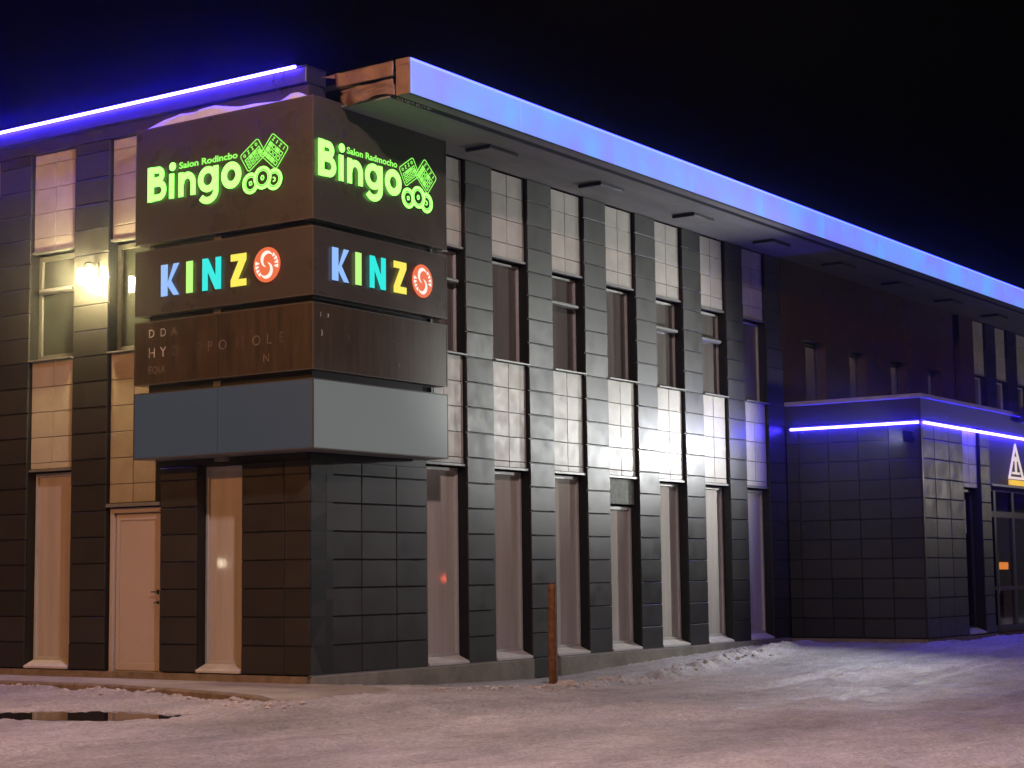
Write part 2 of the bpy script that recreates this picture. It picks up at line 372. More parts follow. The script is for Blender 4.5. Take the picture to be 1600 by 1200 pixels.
# ------------------------------------------------------------------ building
B = tag(empty('commercial_building'), 'two storey night building clad in dark tiles and pale panels with blue lit eaves', 'building')
H = .36; J = .006
TILES = {}
def tile_mesh(kind, wd, ht, m):
    k = (kind, round(wd, 3), round(ht, 3))
    if k not in TILES:
        c = .007; W = wd/2-J; Ht = ht/2-J; T = .024
        if kind == 'light': W = wd/2-.004; Ht = ht/2-.004; c = .004
        v = []
        for (dx, y) in ((c, 0), (0, c), (0, T)):
            v += [(-W+dx, y, -Ht+dx), (W-dx, y, -Ht+dx), (W-dx, y, Ht-dx), (-W+dx, y, Ht-dx)]
        f = [(0, 1, 2, 3)]
        for r in (0, 4):
            for i in range(4): f.append((r+i, r+4+i, r+4+(i+1) % 4, r+(i+1) % 4))
        me = bpy.data.meshes.new(kind+'_tile'); me.from_pydata(v, [], f); me.materials.append(m); me.update()
        TILES[k] = me
    return TILES[k]
def tile(kind, side, s0, s1, z0, z1, d, m, parent, tilt=0.0):
    me = tile_mesh(kind, s1-s0, z1-z0, m); sc = (s0+s1)/2; zc = (z0+z1)/2
    tx = random.gauss(0, .0035)+tilt; tz = random.gauss(0, .0035)
    if kind == 'light': tx *= .5; tz *= .5
    if side == 'R': o = link(kind+'_tile', me, None, parent, (sc, d, zc), (tx, 0, tz))
    else: o = link(kind+'_tile', me, None, parent, (d, sc, zc), (tx, 0, -math.pi/2+tz))
    return o
def sbox(mb, side, s0, s1, d0, d1, z0, z1):
    if side == 'R': mb.box((s0, d0, z0), (s1, d1, z1))
    else: mb.box((d0, s0, z0), (d1, s1, z1))
    return mb
def rows(z0, z1):
    k0 = math.floor(z0/H+1e-6); zs = [z0]; k = k0+1
    while k*H < z1-.02:
        if k*H > z0+.02: zs.append(k*H)
        k += 1
    zs.append(z1); return list(zip(zs[:-1], zs[1:]))
ZB, ZT = 0.0, 7.18
Z_M0, Z_M1, Z_U0 = 2.79, 4.33, 5.90

def dark_column(side, cols, z0, z1, parent=B, band=True):
    """cols: list of s-edges; a pier with a tile grid on it"""
    mb = MB(); sbox(mb, side, cols[0], cols[-1], .026, .45, z0, z1); mb.build('pier', M_reveal, parent)
    for s0, s1 in zip(cols[:-1], cols[1:]):
        for a, b in rows(z0, z1):
            tilt = 0
            if band and Z_M0-.1 < (a+b)/2 < Z_M1: tilt = -.012
            elif band and (a+b)/2 > Z_M1: tilt = .010
            tile('dark', side, s0, s1, a, b, 0.0, M_dark, parent, tilt)
def clad_panel(side, s0, s1, z0, z1, parent=B):
    mb = MB(); sbox(mb, side, s0, s1, .086, .45, z0, z1); mb.build('spandrel', M_reveal, parent)
    mid = (s0+s1)/2
    for a, b in ((s0+.004, mid), (mid, s1-.004)):
        for p, q in rows(z0, z1): tile('light', side, a, b, p, q, .06, M_light, parent)
    mb = MB(); sbox(mb, side, s0+.003, s1-.003, .03, .10, z0-.035, z0-.004); mb.build('drip_trim', M_metal, parent)
def window(side, s0, s1, z0, z1, parent=B, glass=.20, pane=M_pane, bar=None, sill=True, frame=M_frame, fw_=.05, sillm=None, snow=True):
    mb = MB(); g = glass
    sbox(mb, side, s0, s0+fw_, g-.035, g+.03, z0, z1); sbox(mb, side, s1-fw_, s1, g-.035, g+.03, z0, z1)
    sbox(mb, side, s0+fw_, s1-fw_, g-.035, g+.03, z0, z0+fw_); sbox(mb, side, s0+fw_, s1-fw_, g-.035, g+.03, z1-fw_, z1)
    wobj = mb.build('window', frame, parent, bevel=.004)
    mb = MB(); sbox(mb, side, s0+fw_-.004, s1-fw_+.004, g, g+.012, z0+fw_-.004, z1-fw_+.004); mb.build('pane', pane, wobj)
    if bar is not None:
        mb = MB(); sbox(mb, side, s0+fw_, s1-fw_, g-.10, g-.002, bar-.035, bar+.035); sbox(mb, side, s0+fw_+.02, s1-fw_-.06, g-.15, g-.102, bar-.028, bar+.012)
        mb.build('sash_bar', M_metal, wobj, bevel=.006)
    if sill:
        pr = [(-.012, z0-.095), (-.012, z0-.065), (g-.03, z0+.012), (g-.03, z0-.095)] if snow else [(-.03, z0-.03), (-.03, z0-.01), (g-.03, z0+.012), (g-.03, z0-.03)]
        v = []
        for s in (s0+.006, s1-.006):
            for d, z in pr: v.append((s, d, z) if side == 'R' else (d, s, z))
        mesh_obj('sill', v, [(0, 1, 2, 3), (7, 6, 5, 4), (0, 4, 5, 1), (1, 5, 6, 2), (2, 6, 7, 3), (3, 7, 4, 0)], sillm or (M_sill if snow else M_metal), wobj)
    return wobj

# back wall behind every opening (solid core)
mb = MB(); mb.box((.45, .45, -.3), (40, 14, 7.15)); mb.build('wall_core', M_back, B)
# ---- right facade
PX = 1.6
dark_column('R', [0.012, .31, 1.03, 1.76, 2.45], 0, 2.70)
mb = MB(); mb.box((.012, .03, 2.70), (2.45, .45, 7.15)); mb.build('wall_panel', M_reveal, B)
for k in range(6):
    x0 = 3.39+PX*k
    if k == 1: dark_column('R', [x0, x0+.68], -.30, ZT)
    else: dark_column('R', [x0, x0+.68], 0, ZT)
dark_column('R', [12.99, 13.68], 0, ZT)
for k in range(7):
    x0 = 2.455+PX*k+(0.015 if k else 0); x1 = 3.385+PX*k
    clad_panel('R', x0, x1, Z_U0, ZT-.01); clad_panel('R', x0, x1, Z_M0, Z_M1)
    bar = {2: 5.40, 4: 5.36, 5: 5.34, 0: 5.4}.get(k)
    window('R', x0, x1, Z_M1+.03, Z_U0-.06, pane=M_pane2, bar=bar, snow=False, fw_=.035)
    if k == 3:
        window('R', x0, x1, .10, 2.30)
        mb = MB(); mb.box((x0+.01, .10, 2.34), (x1-.01, .24, 2.76)); mb.build('infill_board', M_dirty, B)
    else: window('R', x0, x1, .10, 2.735)
# concrete plinth under the right facade
mb = MB()
for a, b in ((-.0, 4.985), (5.685, 13.66)): mb.box((a+.02, -.035, -.5), (b, .40, -.012))
mb.build('plinth', M_conc, B, bevel=.01)
mb = MB(); mb.box((0.0, -.012, -.016), (4.98, .02, .004)); mb.box((5.69, -.012, -.016), (13.66, .02, .004)); mb.build('base_flashing', M_metal, B)
# ---- left facade
mb = MB(); mb.box((-.03, .03, -.5), (.40, 14, -.012)); mb.build('plinth', M_kerb, B)
ZTL = 7.36
dark_column('L', [0.0, .43, 1.16], 0, 2.70)
dark_column('L', [1.95, 2.63], 0, 2.70)
mb = MB(); mb.box((.03, .012, 2.70), (.45, 2.63, 7.15)); mb.build('wall_panel', M_reveal, B)
dark_column('L', [3.67, 4.38], 0, ZTL); dark_column('L', [5.29, 5.99], 0, ZTL); dark_column('L', [6.92, 7.62], 0, ZTL)
mb = MB(); mb.box((.03, 7.63, -.3), (.45, 14, 7.3)); mb.build('wall_panel', M_reveal, B)
for s0, s1 in ((4.385, 5.285), (2.75, 3.665), (5.995, 6.915)):
    clad_panel('L', s0, s1, 5.93, ZTL-.01)
    if s0 > 4: clad_panel('L', s0, s1, Z_M0, Z_M1)
    else: clad_panel('L', s0, s1, 2.26, Z_M1)
    window('L', s0, s1, Z_M1+.03, 5.87, pane=M_paneg, bar=5.35 if s0 > 4 else None, snow=False, fw_=.07, frame=M_frame2)
    if s0 > 4: window('L', s0, s1, .10, 2.735)
mb = MB(); mb.box((.03, 2.63, 2.26), (.45, 2.75, 7.15)); mb.build('wall_panel', M_reveal, B)
window('L', 1.16, 1.95, .10, 2.69)
# metal door
dframe = MB(); dx = .12
dframe.box((dx-.05, 2.64, -.05), (dx+.10, 2.70, 2.19)); dframe.box((dx-.05, 3.58, -.05), (dx+.10, 3.655, 2.19)); dframe.box((dx-.05, 2.70, 2.12), (dx+.10, 3.58, 2.19))
door = dframe.build('door', M_door, B, bevel=.006)
lf = MB(); lf.box((dx, 2.705, -.04), (dx+.05, 3.575, 2.115)); leaf = lf.build('door_leaf', M_door, door, bevel=.006)
fr = MB(); t = .014
for (a, b, c, d) in ((2.715, 2.79, .0, 2.10), (3.50, 3.565, .0, 2.10), (2.79, 3.50, 2.02, 2.10), (2.79, 3.50, 0.0, .10)): fr.box((dx-t, a, c), (dx-.002, b, d))
fr.build('door_rail', M_door, door, bevel=.004)
hd = MB(); hd.box((dx-.03, 2.735, 1.02), (dx-t-.001, 2.765, 1.08)); hd.tube([(dx-.045, 2.75, 1.05), (dx-.05, 2.85, 1.05)], .009, 8); hd.build('handle', M_dframe, door)
hd = MB(); hd.box((dx-.03, 2.735, .89), (dx-t-.001, 2.768, .93)); hd.tube([(dx-.032, 2.75, .91), (dx-.04, 2.81, .905)], .008, 8); hd.build('lock', M_dframe, door)
mb = MB(); mb.box((-.005, 2.64, 2.205), (.10, 3.66, 2.25)); mb.build('drip_trim', M_metal, B)

# ---- middle upper storey behind the porch, and the far pale bays
def plain(s0, s1, z0, z1, d=.0, m=M_upper, name='wall_panel'):
    mb = MB(); sbox(mb, 'R', s0, s1, d, .45, z0, z1); mb.build(name, m, B)
WX = [(14.6, 15.62), (16.78, 17.65), (18.95, 19.85), (21.08, 21.9)]
e = 13.69
for a, b in WX:
    plain(e+.004, a, 3.9, ZT); plain(a+.003, b-.003, 5.72, ZT-.004, .003); plain(a+.003, b-.003, 3.9, 4.3, .003)
    window('R', a+.004, b-.004, 4.34, 5.70, pane=M_pane2, frame=M_dframe, sill=False, fw_=.05, glass=.22); e = b
plain(e, 22.72, 3.9, ZT); plain(22.73, 23.16, 3.9, ZT, .12, M_back, 'downpipe_recess'); plain(23.17, 24.08, 3.9, ZT)
for k in range(5):
    a = 24.09+1.56*k; clad_panel('R', a, a+.84, Z_U0, ZT-.01)
    window('R', a, a+.84, 4.36, Z_U0-.06, pane=M_pane2, bar=5.0 if k == 1 else None, snow=False, fw_=.04)
    dark_column('R', [a+.845, a+1.555], 3.9, ZT, band=False)

# ---- canopy along the right side
C = empty('canopy', (0, 0, 0)); C.parent = B
W0, X0C, X1C = -1.55, .11, 39.5
mb = MB(); mb.box((X0C+.03, -1.19, ZT+.004), (X1C, .03, ZT+.03)); mb.build('soffit', M_soffit, C)
mb = MB(); mb.box((X0C+.03, W0+.03, ZT+.004), (X1C, -1.32, ZT+.03)); mb.build('soffit_edge', M_soffit, C)
mb = MB(); mb.box((X0C+.06, -1.318, ZT+.012), (X1C, -1.192, ZT+.028)); mb.build('slot_shade', M_back, C)  # black strip paints the shade of the open slot
mb = MB(); mb.box((X0C+.25, W0+.05, 7.50), (X1C, 12, 7.58)); mb.build('roof_deck', M_fix, C)
mb = MB(); mb.box((X0C+.45, W0+.06, ZT+.10), (X0C+.48, .02, 7.49)); mb.build('end_board', M_fix, C)
x = X0C+.003; i = 0
while x < 33:
    x1 = x+2.44
    mb = MB(); mb.box((x+.006, W0, ZT), (x1-.006, W0+.028, 7.60)); mb.build('clad_panel', M_fascia, C, bevel=.003)  # panel glow is emission in place of strip light
    x = x1
mb = MB(); mb.box((X0C, W0-.006, 7.604), (X1C, W0+.12, 7.63)); mb.build('cap_strip', mat('blue_cap', (.3, .3, .4), .4, emis=(.02, .03, 1.0), estr=14.0), C)
mb = MB(); mb.box((X0C, W0-.004, ZT-.012), (X1C, W0+.03, ZT-.002)); mb.build('edge_trim', M_fix, C)
# end return and torn flashing
mb = MB(); mb.box((X0C-.024, W0+.002, ZT-.005), (X0C, W0+.215, 7.63)); mb.box((X0C-.032, W0+.002, 7.55), (X0C-.026, W0+.215, 7.632)); mb.build('end_return', M_copper, C, bevel=.004)
def torn(name, y0, y1, zf0, zf1, amp, seed, curl):
    nu, nv = 18, 8; v = []; f = []
    for a in range(nu+1):
        for b in range(nv+1):
            u = a/nu; t = b/nv; yy = y0+(y1-y0)*u; z0 = zf0(u); z1 = zf1(u)
            n_ = float(fbm(np.array([u*3.1+seed]), np.array([t*2.3+seed]), 1.0, seed)[0])
            v.append((X0C-.01+amp*n_-curl(u, t), yy, z0+(z1-z0)*t))
    for a in range(nu):
        for b in range(nv): q = a*(nv+1)+b; f.append((q, q+1, q+nv+2, q+nv+1))
    o = mesh_obj(name, v, f, M_copper, C, smooth=True); sm = o.modifiers.new('thick', 'SOLIDIFY'); sm.thickness = .004; return o
torn('torn_flashing', -1.285, -.36, lambda u: 7.44+.0*u, lambda u: 7.635-.02*u, .03, 3, lambda u, t: .03*t*(u > .9))
torn('torn_flashing', -1.285, -.40, lambda u: 7.20-.015*u+.03*math.sin(u*7), lambda u: 7.405-.01*u, .22, 9, lambda u, t: .05*math.sin(u*4)*(1-t))
mb = MB(); mb.add([(X0C-.02, -.36, 7.615), (X0C-.05, -.14, 7.60), (X0C-.04, -.36, 7.55), (X0C, -.36, 7.60)], [(0, 1, 2), (0, 3, 1), (1, 3, 2)]); mb.build('torn_flashing', M_copper, C)
# icicle fringe at the slot
ic = MB()
for k in range(16):
    xx = X0C+.12+k*.045+random.uniform(-.015, .015); L = random.uniform(.02, .07)*(1-k/18)
    ic.add([(xx-.012, -1.27, ZT+.01), (xx+.012, -1.27, ZT+.01), (xx, -1.25, ZT+.01), (xx, -1.262, ZT-L)], [(0, 1, 3), (1, 2, 3), (2, 0, 3)])
tag(ic.build('icicles', M_dsnow, C), kind='stuff')

# ---- left roof edge with its blue strip
E_ = empty('roof_edge'); E_.parent = B
mb = MB(); mb.box((-.10, -.02, 7.53), (.30, 14, 7.735)); mb.build('parapet_band', M_par, E_, bevel=.008)
mb = MB(); mb.box((-.02, -.005, 7.362), (.30, 14, 7.525)); mb.build('parapet_lower_band', M_par2, E_)
mb = MB(); mb.box((-.115, -.03, 7.738), (.30, 14, 7.752)); mb.build('coping', M_par, E_)
mb = MB()
mb.tube([(-.145, .12+13.68*k/70, 7.742) for k in range(71)], .021, 6); mb.build('light_strip', M_blue, E_)
for yy in (0.35, 0.52):
    mb = MB(); mb.tube([(-.104, yy, 7.735), (-.108, yy+.02, 7.62), (-.104, yy-.05, 7.53), (-.03, yy-.08, 7.45)], .006, 6); mb.build('cable', M_fix, E_)

# ------------------------------------------------------------------ entrance porch
P = tag(empty('entrance_porch', (13.70, -2.68, 0)), 'projecting dark tiled porch edged by a blue light line at the building entrance', 'porch'); 
XE, YE, ZE = 13.70, -2.68, 4.36
def pch(o): o.parent = P; o.matrix_parent_inverse = Matrix.Translation((-13.70, 2.68, 0)); return o
def ptile(kind, side, s0, s1, z0, z1, d, m): return pch(tile(kind, side, s0, s1, z0, z1, d, m, None))
def pbuild(mb, name, m, bevel=0): return pch(mb.build(name, m, None, bevel=bevel))
NT = 'porch'
core = MB(); core.box((XE+.03, YE+.03, -.3), (15.80, -.01, ZE-.06)); pbuild(core, 'porch_wall', M_back)
core = MB(); core.box((16.72, YE+.03, -.3), (17.28, -.01, ZE-.06)); pbuild(core, 'porch_wall', M_back)
core = MB(); core.box((15.81, YE+.30, -.3), (16.71, -.01, ZE-.06)); pbuild(core, 'porch_wall', M_back)
core = MB(); core.box((17.29, YE+.03, 2.90), (26, -.01, ZE-.06)); pbuild(core, 'porch_wall', mat('porch_fascia', (.055, .042, .035), .6, .3, var=.25, vscale=1.2, bump=.003, bscale=1.0))
ptop = 3.96
side_s = [YE+.02, YE+.62, YE+1.22, YE+1.82, YE+2.42, -.005]
for a, b in zip(side_s[:-1], side_s[1:]):
    for p, q in rows(0.0, ptop): ptile('dark', 'L', a, b, p, q, XE, M_dark)
fx = [XE+.09, 14.34, 15.07, 15.80]
for a, b in zip(fx[:-1], fx[1:]):
    for p, q in rows(0.0, ptop): ptile('dark', 'R', a, b, p, q, YE, M_dark)
for p, q in rows(0.0, ptop): ptile('dark', 'R', 16.73, 17.27, p, q, YE, M_dark)
mid = (15.81+16.71)/2
for a, b in ((15.815, mid), (mid, 16.705)):
    for p, q in rows(2.79, ptop): ptile('light', 'R', a, b, p, q, YE+.06, M_light)
mb = MB(); mb.box((15.815, YE+.085, 2.79), (16.705, YE+.30, ptop)); pbuild(mb, 'spandrel', M_reveal)
mb = MB(); mb.box((XE-.006, YE-.006, 0), (XE+.085, YE+.02, ptop)); pbuild(mb, 'corner_trim', M_dark, .006)
wd = pch(window('R', 15.815, 16.705, .10, 2.76, None, glass=.20, pane=M_glass, frame=M_dframe)) ; wd.location.y += 0
for ch in [wd]+list(wd.children): ch.data.transform(Matrix.Translation((0, YE, 0)))
ab = MB(); ab.box((15.86, YE+.17, 1.92), (16.30, YE+.195, 2.56)); a1 = pbuild(ab, 'notice_sheet', mat('paper', (.55, .55, .62), .5)); a1.parent = wd; 
band = MB(); band.box((XE-.02, YE-.02, ptop+.003), (26, -.01, ZE-.03)); pbuild(band, 'porch_band', mat('porch_band_sheet', (.028, .026, .03), .5, .4, var=.2, vscale=2))
cp = MB(); cp.box((XE-.06, YE-.06, ZE-.027), (26, -.012, ZE+.05)); pbuild(cp, 'coping', mat('coping_sheet', (.34, .30, .33), .45, .5, var=.25, vscale=4), .006)
st = MB(); st.tube([(XE-.04, -.12+(YE+.14)*k/16, 3.885) for k in range(17)], .026, 6); pbuild(st, 'light_strip', M_blue2)
st = MB(); st.tube([(XE+.07+11.7*k/60, YE-.04, 3.885) for k in range(61)], .026, 6); pbuild(st, 'light_strip', M_blue2)
mb = MB(); mb.box((XE-.02, YE-.02, -.4), (15.80, -.01, -.012)); mb.box((15.80, YE-.02, -.4), (17.29, -.4, -.02)); pbuild(mb, 'plinth', M_kerb)
# glazed doors in the porch
M_reflstrip = glow('reflection_strip', (1.0, .28, .05), 1.3)  # orange glow strips stand in for reflections in the door glass
for k in range(5):
    mb = MB(); mb.box((19.6+.62*k, YE+1.55, 1.22), (20.13+.62*k, YE+1.60, 1.38)); pbuild(mb, 'reflection_strip', M_reflstrip)
for k in range(2):
    mb = MB(); mb.box((19.7+1.5*k, YE+1.2, -.04), (20.5+1.5*k, YE+1.7, .75)); pbuild(mb, 'hall_counter', mat('counter', (.14, .07, .05), .4), .01)
gy_ = YE+.38
mb = MB(); mb.box((17.29, gy_+1.6, -.3), (26, -.02, 2.89)); pbuild(mb, 'hall_back', mat('hall_wall', (.10, .09, .085), .7))
mb = MB(); mb.box((17.29, YE, -.3), (26, gy_+1.6, -.045)); pbuild(mb, 'threshold', mat('threshold_mat', (.16, .06, .05), .8, var=.4, vscale=3))
fr = MB()
for a, b in ((17.29, 17.42), (18.36, 18.50), (19.45, 19.60), (21, 21.1)): fr.box((a, gy_-.04, -.04), (b, gy_+.04, 2.895))
fr.box((17.42, gy_-.039, 2.27), (21, gy_+.039, 2.40)); fr.box((17.42, gy_-.038, 2.80), (21, gy_+.038, 2.894)); fr.box((17.42, gy_-.037, -.04), (21, gy_+.037, .10)); fr.box((17.42, gy_-.036, .80), (21, gy_+.036, .88))
dfr = pbuild(fr, 'door_frame', mat('door_frame_paint', (.07, .065, .06), .35, .5), .006)
for a, b in ((17.42, 18.36), (18.50, 19.45), (19.60, 21.0)):
    for c, d in ((.10, .80), (.88, 2.27), (2.40, 2.80)):
        mb = MB(); mb.box((a+.002, gy_-.004, c+.002), (b-.002, gy_+.004, d-.002)); o = pbuild(mb, 'pane', M_clear)
hd = MB(); hd.tube([(18.33, gy_-.10, .75), (18.33, gy_-.10, 1.75)], .016, 8); pbuild(hd, 'pull_handle', mat('steel', (.6, .6, .6), .25, .5, 1.0))
mb = MB(); mb.box((17.285, YE-.03, 2.86), (26, YE+.03, 2.90)); pbuild(mb, 'drip_trim', M_metal)

# ------------------------------------------------------------------ corner sign
S = tag(empty('corner_sign', (-.40, -.40, 2.79)), 'tall corner sign of four stacked cabinets with glowing green and coloured lettering', 'sign')
def sg(o, parent=None):
    o.parent = parent or S
    if parent is None: o.matrix_parent_inverse = Matrix.Translation((.40, .40, -2.79))
    return o
D0, LE, RE = -.40, 2.72, 2.385
core = MB(); core.box((-.27, -.27, 2.86), (-.012, 2.58, 7.16)); core.box((-.012, -.27, 2.86), (2.25, -.012, 7.16)); sg(core.build('sign_core', M_signcore))
boxes = [(5.665, 7.235, M_sign), (4.705, 5.575, M_sign), (3.775, 4.615, M_signold), (2.79, 3.665, M_blank)]
CAB = []
for z0, z1, m in boxes:
    mb = MB(); mb.box((D0, D0, z0), (-.02, LE, z1)); mb2 = MB()
    # L-shaped cabinet: one closed prism
    prof = [(D0, LE), (D0, D0), (RE, D0), (RE, -.02), (-.02, -.02), (-.02, LE)]
    v = [(x, y, z0) for x, y in prof]+[(x, y, z1) for x, y in prof]
    f = [(0, 1, 2, 3, 4, 5)[::-1], (6, 7, 8, 9, 10, 11)]+[(i, (i+1) % 6, 6+(i+1) % 6, 6+i) for i in range(6)]
    o = sg(mesh_obj('sign_cabinet', v, f, m)); CAB.append(o)
    for a, b in ((z0-.002, z0+.014), (z1-.014, z1+.002)):
        t = MB(); t.box((D0-.005, D0-.005, a), (D0+.02, LE+.004, b)); t.build('edge_trim', M_signtrim, o); t = MB(); t.box((D0+.021, D0-.005, a), (RE+.004, D0+.02, b)); t.build('edge_trim', M_signtrim, o)
    t = MB(); t.box((D0-.006, D0-.006, z0+.015), (D0+.010, D0+.010, z1-.015)); t.build('corner_trim', M_signtrim, o)
    for k in (0,):
        t = MB(); t.box((RE-.012, D0-.005, z0+.015), (RE+.004, D0+.02, z1-.015)); t.build('edge_trim', M_signtrim, o); t = MB(); t.box((D0-.005, LE-.012, z0+.015), (D0+.02, LE+.004, z1-.015)); t.build('edge_trim', M_signtrim, o)
for o, (z0, z1, m) in list(zip(CAB, boxes))[2:]:
    t = MB(); t.box((D0-.0052, 1.197, z0+.016), (D0-.0005, 1.201, z1-.016)); t.build('panel_seam', M_back, o)
for z in (5.62, 4.66, 3.72):
    t = MB(); t.box((-.30, 1.25, z-.035), (-.26, 1.38, z+.035)); sg(t.build('bracket', M_metal)); t = MB(); t.box((2.15, -.30, z-.035), (2.19, -.26, z+.035)); sg(t.build('bracket', M_metal))
t = MB(); t.box((-.25, 1.22, 2.72), (-.16, 1.40, 2.785)); sg(t.build('bracket', M_metal))

def Lmap(s, z, d): return (D0-d, 2.48-s, z)
def Rmap(s, z, d): return (s-.34, D0-d, z)
def ribbon(path, wd, closed=False, d0=.026, d1=.032):
    """thick stroke along a 2D path as a solid: list of (s,z,d) and faces"""
    P_ = [Vector(p) for p in path]; n = len(P_); L_ = []; R_ = []
    for i, p in enumerate(P_):
        if closed: a = P_[i-1]; b = P_[(i+1) % n]
        else: a = P_[max(i-1, 0)]; b = P_[min(i+1, n-1)]
        t1 = (p-a).normalized() if (p-a).length > 1e-9 else (b-p).normalized(); t2 = (b-p).normalized() if (b-p).length > 1e-9 else t1
        t = (t1+t2).normalized() if (t1+t2).length > 1e-6 else t1
        nm = Vector((-t.y, t.x)); c = max(.4, nm.dot(Vector((-t1.y, t1.x))))
        L_.append(p+nm*wd/2/c); R_.append(p-nm*wd/2/c)
    v = [(q.x, q.y, d1) for q in L_]+[(q.x, q.y, d1) for q in R_]+[(q.x, q.y, d0) for q in L_]+[(q.x, q.y, d0) for q in R_]
    f = []
    for i in range(n if closed else n-1):
        j = (i+1) % n
        f += [(i, j, n+j, n+i), (2*n+i, 3*n+i, 3*n+j, 2*n+j), (i, 2*n+i, 2*n+j, j), (n+i, n+j, 3*n+j, 3*n+i)]
    if not closed: f += [(0, n, 3*n, 2*n), (n-1, 3*n-1, 4*n-1, 2*n-1)]
    return v, f
def poly(pts, d0=.026, d1=.032):
    n = len(pts); v = [(x, y, d1) for x, y in pts]+[(x, y, d0) for x, y in pts]
    f = [tuple(range(n)), tuple(range(2*n-1, n-1, -1))]+[(i, n+i, n+(i+1) % n, (i+1) % n) for i in range(n)]
    return v, f
def arc(cx, cy, r, a0, a1, n=24, ry=None):
    return [(cx+r*math.cos(R(a0+(a1-a0)*i/n)), cy+(ry or r)*math.sin(R(a0+(a1-a0)*i/n))) for i in range(n+1)]
def circ(cx, cy, r, n=32, ry=None): return arc(cx, cy, r, 0, 360, n, ry)[:-1]
def sign_mesh(name, shapes, mp, m, parent):
    mb = MB()
    for v, f in shapes: mb.add([mp(*p) for p in v], f)
    o = mb.build(name, m)
    o.parent = parent; o.matrix_parent_inverse = Matrix.Identity(4) if parent is None else parent.matrix_parent_inverse.inverted() @ Matrix.Identity(4)
    # parents carry the sign's own offset only through S; keep world place
    o.matrix_parent_inverse = Matrix.Identity(4)
    return o
def text_shapes(body, s0, z0, size, width=None, d=.012, ext=.006, shear=0.0, bold=0.0):
    cu = bpy.data.curves.new('txt', 'FONT'); cu.body = body; cu.size = size; cu.extrude = 0; cu.offset = bold; cu.resolution_u = 3
    ob = bpy.data.objects.new('txt', cu); COL.objects.link(ob); bpy.context.view_layer.update()
    me = bpy.data.meshes.new_from_object(ob.evaluated_get(bpy.context.evaluated_depsgraph_get()))
    bpy.data.objects.remove(ob); vs = [(p.co.x, p.co.y) for p in me.vertices]; fs = [tuple(p.vertices) for p in me.polygons]
    x0 = min(p[0] for p in vs); x1 = max(p[0] for p in vs); k = (width/(x1-x0)) if width else 1.0
    v = [((x-x0)*k+s0, y+z0, d+ext) for x, y in vs]; bpy.data.meshes.remove(me)
    return v, fs
ZB_ = 6.22
def letters_bingo():
    st = .112; out = []
    # B
    B_ = [ribbon([(.0625, ZB_), (.0625, 6.69)], st, d1=.032)]
    B_.append(ribbon([(.10, 6.642)]+[(.185, 6.642)]+arc(.20, 6.5725, .0695, 80, -80, 12)+[(.185, 6.503), (.10, 6.503)], .086, d1=.0312))
    B_.append(ribbon([(.10, 6.459)]+[(.20, 6.459)]+arc(.212, 6.3635, .0955, 80, -80, 14)+[(.20, 6.268), (.10, 6.268)], .086, d1=.0304))
    out.append(B_)
    out.append([ribbon([(.45, ZB_), (.45, 6.555)], .088, d1=.032), poly(circ(.465, 6.648, 0.058, 28))])
    out.append([ribbon([(.62, ZB_), (.62, 6.545)], .088, d1=.032), ribbon([(.62, 6.38)]+arc(.735, 6.385, .105, 175, 0, 18, .112)+[(.84, ZB_)], .088, d1=.0312)])
    out.append([ribbon(circ(1.105, 6.392, 0.127, 36), .088, True, d1=.032), ribbon([(1.25, 6.555), (1.25, 6.24)]+arc(1.105, 6.235, .145, 0, -145, 18, .125), .088, d1=.0312)])
    out.append([ribbon(circ(1.52, 6.388, .125, 40, .128), .096, True, d1=.032)])
    return out
def rot(pts, c, ang):
    ca, sa = math.cos(ang), math.sin(ang); return [(c[0]+x*ca-y*sa, c[1]+x*sa+y*ca) for x, y in pts]
def rrect(w_, h_, r, n=4):
    o = []
    for cx, cy, a in ((w_/2-r, h_/2-r, 0), (-w_/2+r, h_/2-r, 90), (-w_/2+r, -h_/2+r, 180), (w_/2-r, -h_/2+r, 270)): o += arc(cx, cy, r, a, a+90, n)
    return o
def card(c, ang, w_, h_, seed, d):
    rr = random.Random(seed); sh = [ribbon(rot(rrect(w_, h_, .035), c, ang), .012, True, d, d+.003)]
    ncol, nrow = 4, 3; cw = (w_-.05)/ncol; ch = (h_-.115)/nrow
    for i in range(ncol):      # heading letters
        cxx = -w_/2+.025+cw*(i+.5); yy = h_/2-.05
        k = rr.choice([0, 1, 2])
        if k == 0: sh.append(ribbon(rot(circ(cxx, yy, .017, 10), c, ang), .010, True, d, d+.003))
        elif k == 1: sh.append(ribbon(rot([(cxx, yy-.024), (cxx, yy+.024)], c, ang), .014, False, d, d+.003))
        else: sh.append(ribbon(rot([(cxx-.016, yy+.02), (cxx+.012, yy+.02), (cxx-.012, yy-.02), (cxx+.016, yy-.02)], c, ang), .010, False, d, d+.003))
    for i in range(ncol):
        for j in range(nrow):
            cxx = -w_/2+.025+cw*(i+.5); yy = -h_/2+.022+ch*(j+.5); a = cw*.44; b = ch*.44
            if rr.random() < .72: sh.append(ribbon(rot([(cxx-a+.008, yy-b+.008), (cxx+a-.008, yy-b+.008), (cxx+a-.008, yy+b-.008), (cxx-a+.008, yy+b-.008)], c, ang), .011, True, d, d+.003))
            else: sh.append(poly(rot([(cxx-a, yy-b), (cxx+a, yy-b), (cxx+a, yy+b), (cxx-a, yy+b)], c, ang), d, d+.003))
    return sh
